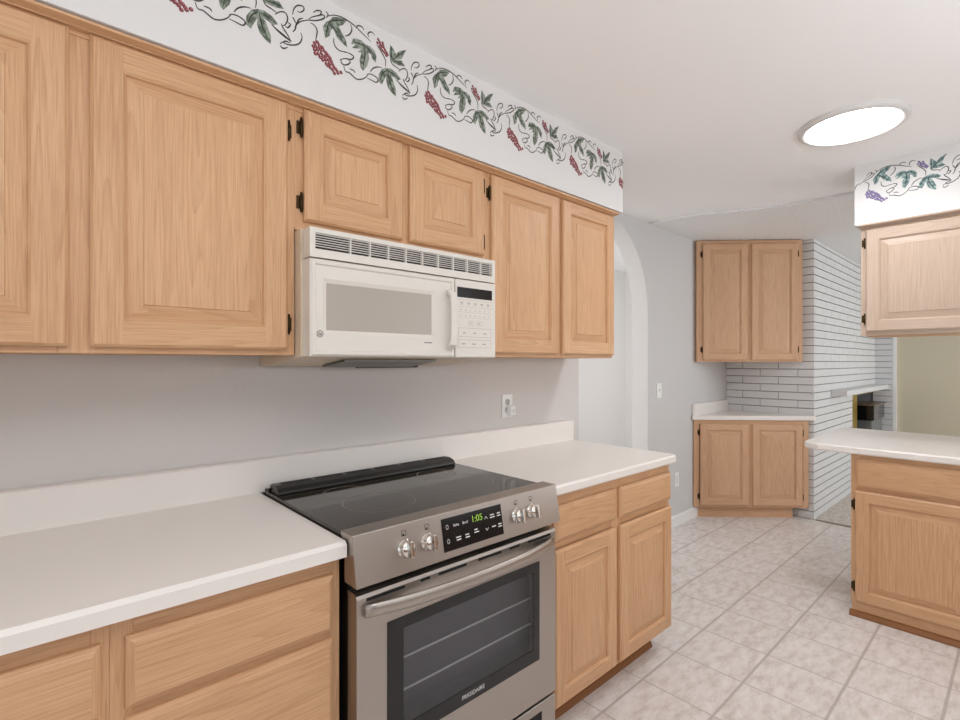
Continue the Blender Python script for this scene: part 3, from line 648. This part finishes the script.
# cavity seen through the glass
m = MB(); ca, cb_, cz0, cz1, cy0, cy1 = i0-0.02, i1+0.02, j0-0.03, j1+0.03, -0.6255, -0.627
for pts in ([(W0, -0.6262, V0), (W1, -0.6262, V0), (W1, -0.6262, V1), (W0, -0.6262, V1)],): m.face(pts)
m.build('inner_door_glass', CAVITY, od)
m = MB()
for zz in (j0+0.075, j0+0.16):
    m.tube([(i0-0.015, -0.650, zz), (i1+0.015, -0.650, zz)], 0.0028, 6)
m.build('oven_rack', RACK, R)
# towel-bar handle bowed outward
m = MB(); pts = []
for k in range(25):
    u = k/24; x = -0.352+0.704*u; bow = 0.050*(1-abs(2*u-1)**2.2)
    pts.append((x, YD-0.005-bow, 0.744+0.004*math.sin(PI*u)))
m.tube(pts, [0.0165+0.001*math.sin(PI*k/24) for k in range(25)], 16, 0, flat=0.42)
m.build('handle', STEEL, od)
m = MB(); m.box(D0, D1, YD, -0.6265, 0.055, DB-0.012); dr = m.build('storage_drawer', STEEL, R, bevel=0.003)
m = MB(); m.box(W1-0.30, W1+0.012, YD-0.0012, YD+0.001, 0.165, 0.196); m.build('drawer_slot', DARK, dr)

# ------------------------------------------------------------------ over-the-range microwave
Mw = thing('microwave', 'white over-the-range microwave hanging under the short wall cabinet', 'microwave', (0.5825, 0, 0))
MX0, MX1 = 0.0, 0.7275; YM = -0.395
m = MB(); m.prism([(-0.0015, 1.332), (-0.102, 1.332), (-0.345, 1.362), (-0.345, 1.730), (-0.0015, 1.730)], MX0, MX1, 0); m.build('case', [plain('cream_enamel_case', lin(214, 196, 172), 0.4)], Mw)
m = MB(); m.prism([(-0.140, 1.3345), (-0.300, 1.3545), (-0.300, 1.348), (-0.140, 1.328)], 0.16, 0.52, 0); m.build('grease_filter', plain('filter_aluminium', lin(120, 116, 110), 0.4, 0.8), Mw)
m = MB(); m.prism([(-0.11, 1.3320), (-0.13, 1.3345), (-0.13, 1.326), (-0.11, 1.3235)], 0.30, 0.56, 0); m.build('lamp_cover', plain('dark_lamp_cover', lin(52, 48, 44), 0.4), Mw)
# vent grille: frame bars and louvres with dark slots behind
m = MB(); GZ0, GZ1 = 1.644, 1.728
m.box(MX0+0.0225, MX1-0.0165, YM+0.016, -0.3505, GZ0+0.0245, GZ1-0.0145, 1)
m.box(MX0+0.006, MX0+0.022, YM, -0.350, GZ0, GZ1, 0); m.box(MX1-0.016, MX1, YM, -0.350, GZ0, GZ1, 0)
m.box(MX0+0.022, MX1-0.016, YM, -0.350, GZ1-0.014, GZ1, 0); m.box(MX0+0.022, MX1-0.016, YM, -0.350, GZ0, GZ0+0.024, 0)
zz0, zz1 = GZ0+0.024, GZ1-0.014
for k in range(1, 7):
    z = zz0+(zz1-zz0)*k/6.6+0.0008; m.box(MX0+0.022, MX1-0.016, YM+0.001, YM+0.005, z-0.001, z+0.0012, 0)
xs = [0.022+0.110+i*0.0655 for i in range(0, 9)]
for x in xs: m.box(x-0.0018, x+0.0018, YM+0.0005, YM+0.012, zz0, zz1, 0)
m.build('vent_grille', [MWW, MWD], Mw)
# door with a recessed field and window
DX0, DX1, DZa, DZb = MX0+0.006, 0.530, 1.3625, 1.640
m = MB(); rings(m, DX0, DX1, DZa, DZb, [(0, -0.3455), (0, YM-0.004+0.006), (0.006, YM-0.004), (0.014, YM-0.004), (0.018, YM+0.001)], (0, 0), None)
fx0, fx1, fz0, fz1 = DX0+0.018, DX1-0.018, DZa+0.018, DZb-0.018
wx0, wx1, wz0, wz1 = 0.045, 0.446, 1.428, 1.586
o4 = [(fx0, YM+0.001, fz0), (fx1, YM+0.001, fz0), (fx1, YM+0.001, fz1), (fx0, YM+0.001, fz1)]
i4 = [(wx0, YM+0.001, wz0), (wx1, YM+0.001, wz0), (wx1, YM+0.001, wz1), (wx0, YM+0.001, wz1)]
j4 = [(wx0+0.012, YM+0.006, wz0+0.010), (wx1-0.012, YM+0.006, wz0+0.010), (wx1-0.012, YM+0.006, wz1-0.012), (wx0+0.012, YM+0.006, wz1-0.012)]
for A, B in ((o4, i4), (i4, j4)):
    for k in range(4): m.face([A[k], A[(k+1) % 4], B[(k+1) % 4], B[k]])
md = m.build('door', MWW, Mw)
m = MB(); m.face(j4); m.build('window', MWG, md)
m = MB(); pts = [(0.508, YM-0.002, 1.588), (0.508, YM-0.026, 1.574), (0.508, YM-0.030, 1.54), (0.508, YM-0.030, 1.44), (0.508, YM-0.026, 1.412), (0.508, YM-0.002, 1.396)]
pr = [(YM-0.003, 1.596), (YM-0.020, 1.588), (YM-0.030, 1.572), (YM-0.032, 1.54), (YM-0.032, 1.44), (YM-0.028, 1.404), (YM-0.003, 1.386), (YM-0.003, 1.400), (YM-0.020, 1.420), (YM-0.022, 1.44), (YM-0.022, 1.54), (YM-0.018, 1.570), (YM-0.003, 1.580)]
m.prism(pr, 0.492, 0.519, 0); m.build('handle', MWW, md, bevel=0.003)
m = MB()
def disc(mb, x, z, r0, r1, y, n=28):
    for j in range(n):
        a, b = 2*PI*j/n, 2*PI*(j+1)/n
        mb.face([(x+r*math.cos(c), y, z+r*math.sin(c)) for r, c in ((r0, a), (r1, a), (r1, b), (r0, b))])
lx, lz, ly = 0.036, 1.4265, YM+0.0004
disc(m, lx, lz, 0.0080, 0.0100, ly); disc(m, lx-0.0024, lz+0.0008, 0.0016, 0.0030, ly, 14); disc(m, lx+0.0028, lz-0.0006, 0.0016, 0.0030, ly, 14)
m.face([(lx-0.0055, ly, lz-0.0045), (lx+0.0055, ly, lz-0.0045), (lx+0.0055, ly, lz-0.0033), (lx-0.0055, ly, lz-0.0033)])
m.build('round_emblem', DGREY, md, weld=False)
m = MB(); m.face([(0.40, ly, 1.4095), (0.432, ly, 1.4095), (0.432, ly, 1.4125), (0.40, ly, 1.4125)]); m.build('model_print', DGREY, md)
m = MB(); KX0, KX1 = 0.5325, MX1
m.box(KX0, KX1, YM-0.003, -0.3455, DZa, DZb); kp = m.build('keypad_panel', MWW, Mw, bevel=0.004)
ky = YM-0.0034
m = MB(); m.box(KX0+0.007, KX1-0.020, ky-0.0006, ky+0.0005, 1.576, 1.612); dsp = m.build('display_window', BLACKGLOSS, kp)
m = MB()
def kb(x0, x1, z0, z1): m.face([(x0, ky-0.0001, z0), (x1, ky-0.0001, z0), (x1, ky-0.0001, z1), (x0, ky-0.0001, z1)])
def outline(x0, x1, z0, z1, t=0.0010):
    kb(x0, x1, z0, z0+t); kb(x0, x1, z1-t, z1); kb(x0, x0+t, z0, z1); kb(x1-t, x1, z0, z1)
kx = KX0+0.012; kw = KX1-KX0-0.036
for r, z in enumerate((1.557, 1.532, 1.513)):
    for c in range(5 if r == 0 else 7):
        n = 5 if r == 0 else 7; x = kx+kw*(c+0.5)/n; wd = 0.012 if r == 0 else 0.0035
        kb(x-wd/2, x+wd/2, z-0.002, z+0.002)
        if r == 0: kb(x-wd*0.35, x+wd*0.35, z-0.0065, z-0.0045)
for z in (1.567, 1.543, 1.524, 1.505): kb(kx-0.003, kx+kw, z, z+0.0006)
outline(kx+0.045, kx+0.070, 1.478, 1.494); outline(kx+0.085, kx+0.112, 1.478, 1.494)
kb(kx+0.054, kx+0.061, 1.484, 1.488); kb(kx+0.094, kx+0.103, 1.484, 1.488)
outline(kx, kx+kw, 1.436, 1.468); outline(kx, kx+kw, 1.398, 1.426)
for c in range(3): kb(kx+0.02+c*0.05, kx+0.034+c*0.05, 1.448, 1.452)
for c in range(3): kb(kx+0.015+c*0.05, kx+0.032+c*0.05, 1.409, 1.413)
m.build('key_print', MWK, kp, weld=False)

# ------------------------------------------------------------------ ceiling light
CL = thing('ceiling_light', 'round glowing flush ceiling light with a white rim', 'ceiling light', (2.733, -1.217, H))
m = MB(); m.lathe([(0.205, 0.0), (0.205, -0.010), (0.200, -0.018), (0.190, -0.023), (0.179, -0.021), (0.173, -0.012), (0.173, 0.0)], None, 64)
for i in range(len(m.f)-1, -1, -1):
    if len(m.f[i]) > 4: del m.f[i]; del m.mi[i]; del m.sm[i]
m.build('trim_ring', plain('white_painted_ring', lin(214, 212, 210), 0.4), CL)
m = MB(); m.lathe([(0.172, -0.002), (0.172, -0.007), (0.167, -0.009), (0.163, -0.007), (0.159, -0.008), (0.14, -0.009), (0.08, -0.010), (0.0, -0.010)], None, 64)
m.build('diffuser', GLOW, CL)

# ------------------------------------------------------------------ wall plates
def plate(name, label, cat, loc, wd, hg, mat=WHITEP):
    t = thing(name, label, cat, loc); m = MB(); m.box(-wd/2, wd/2, -0.006, -0.0003, -hg/2, hg/2); m.build('cover_plate', mat, t, bevel=0.002); return t
o = plate('wall_outlet', 'white electrical outlet on the wall above the counter right of the range', 'outlet', (1.770, 0, 1.128), 0.072, 0.116)
for zz in (0.020, -0.020):
    m = MB(); m.lathe([(0.0165, 0), (0.0165, 0.0012), (0, 0.0012)], Matrix.Translation((0, -0.006, zz)) @ Matrix.Rotation(PI/2, 4, 'X'), 24); sk = m.build('socket', plain('socket_face', lin(205, 203, 200), 0.4), o)
    m = MB()
    for sx in (-0.0065, 0.0065): m.box(sx-0.0012, sx+0.0012, -0.0078, -0.0070, zz+0.001, zz+0.010)
    m.box(-0.002, 0.002, -0.0078, -0.0070, zz-0.009, zz-0.005); m.build('slot', BLACKP, sk)
t = thing('plug_adapter', 'small white plug adapter pushed into the outlet above the counter', 'plug', (1.778, -0.0078, 1.108))
m = MB(); m.box(-0.017, 0.017, -0.032, 0.0, -0.024, 0.024); m.build('adapter_body', WHITEP, t, bevel=0.005)
m = MB(); m.box(-0.008, 0.008, -0.034, -0.0315, -0.014, 0.006); m.build('push_button', LETTER, t, bevel=0.001)
o = plate('light_switch', 'white light switch on the wall between the archway and the corner cabinet', 'switch', (3.679, YW2, 1.122), 0.072, 0.116)
m = MB(); m.box(-0.005, 0.005, -0.016, -0.0055, -0.004, 0.011); m.build('toggle', WHITEP, o)
o = plate('blank_wall_plate', 'white cover plate low on the wall beside the corner base cabinet', 'outlet', (3.967, YW2, 0.377), 0.072, 0.116)
m = MB(); m.box(-0.016, 0.016, -0.0075, -0.0055, -0.033, 0.033); m.build('receptacle', plain('receptacle_face', lin(222, 221, 219), 0.4), o)

# ------------------------------------------------------------------ fireplace
MZ0, MZ1 = 1.036, 1.084
t = thing('mantel_shelf', 'white painted mantel shelf projecting from the white brick wall', 'shelf', (5.51, YB, 0))
m = MB(); m.box(0, X3-5.51-0.001, -0.125, -0.0005, MZ0, MZ1); m.build('shelf_board', BRICK, t, bevel=0.003)
t = thing('fireplace_surround', 'brass fireplace frame strip at the left edge of the brick opening', 'fireplace', (OP0, YB, 0.006))
m = MB(); m.box(0.02, 0.24, 0.006, 0.022, 0, MZ0-0.012); m.build('brass_post', BRASSM, t, bevel=0.002)
m = MB(); m.box(0.24, OP1-OP0-0.002, 0.006, 0.022, MZ0-0.05, MZ0-0.012); m.build('brass_header', BRASSM, t, bevel=0.002)
t = thing('wood_stove', 'grey and black fireplace stove standing in the brick opening under the mantel', 'stove', (6.95, YB, 0.006))
m = MB(); m.box(-0.10, 0.44, -0.075, 0.30, 0.0, 0.70); m.build('stove_body', STOVEG, t, bevel=0.01)
m = MB(); m.box(-0.12, 0.46, -0.095, 0.30, 0.70, 0.86); m.build('black_hood', BLACKGLOSS, t, bevel=0.006)
m = MB(); m.box(-0.14, 0.48, -0.11, 0.30, 0.861, 0.872); m.build('top_plate', plain('bronze_top_plate', lin(150, 126, 100), 0.3, 0.6), t, bevel=0.003)
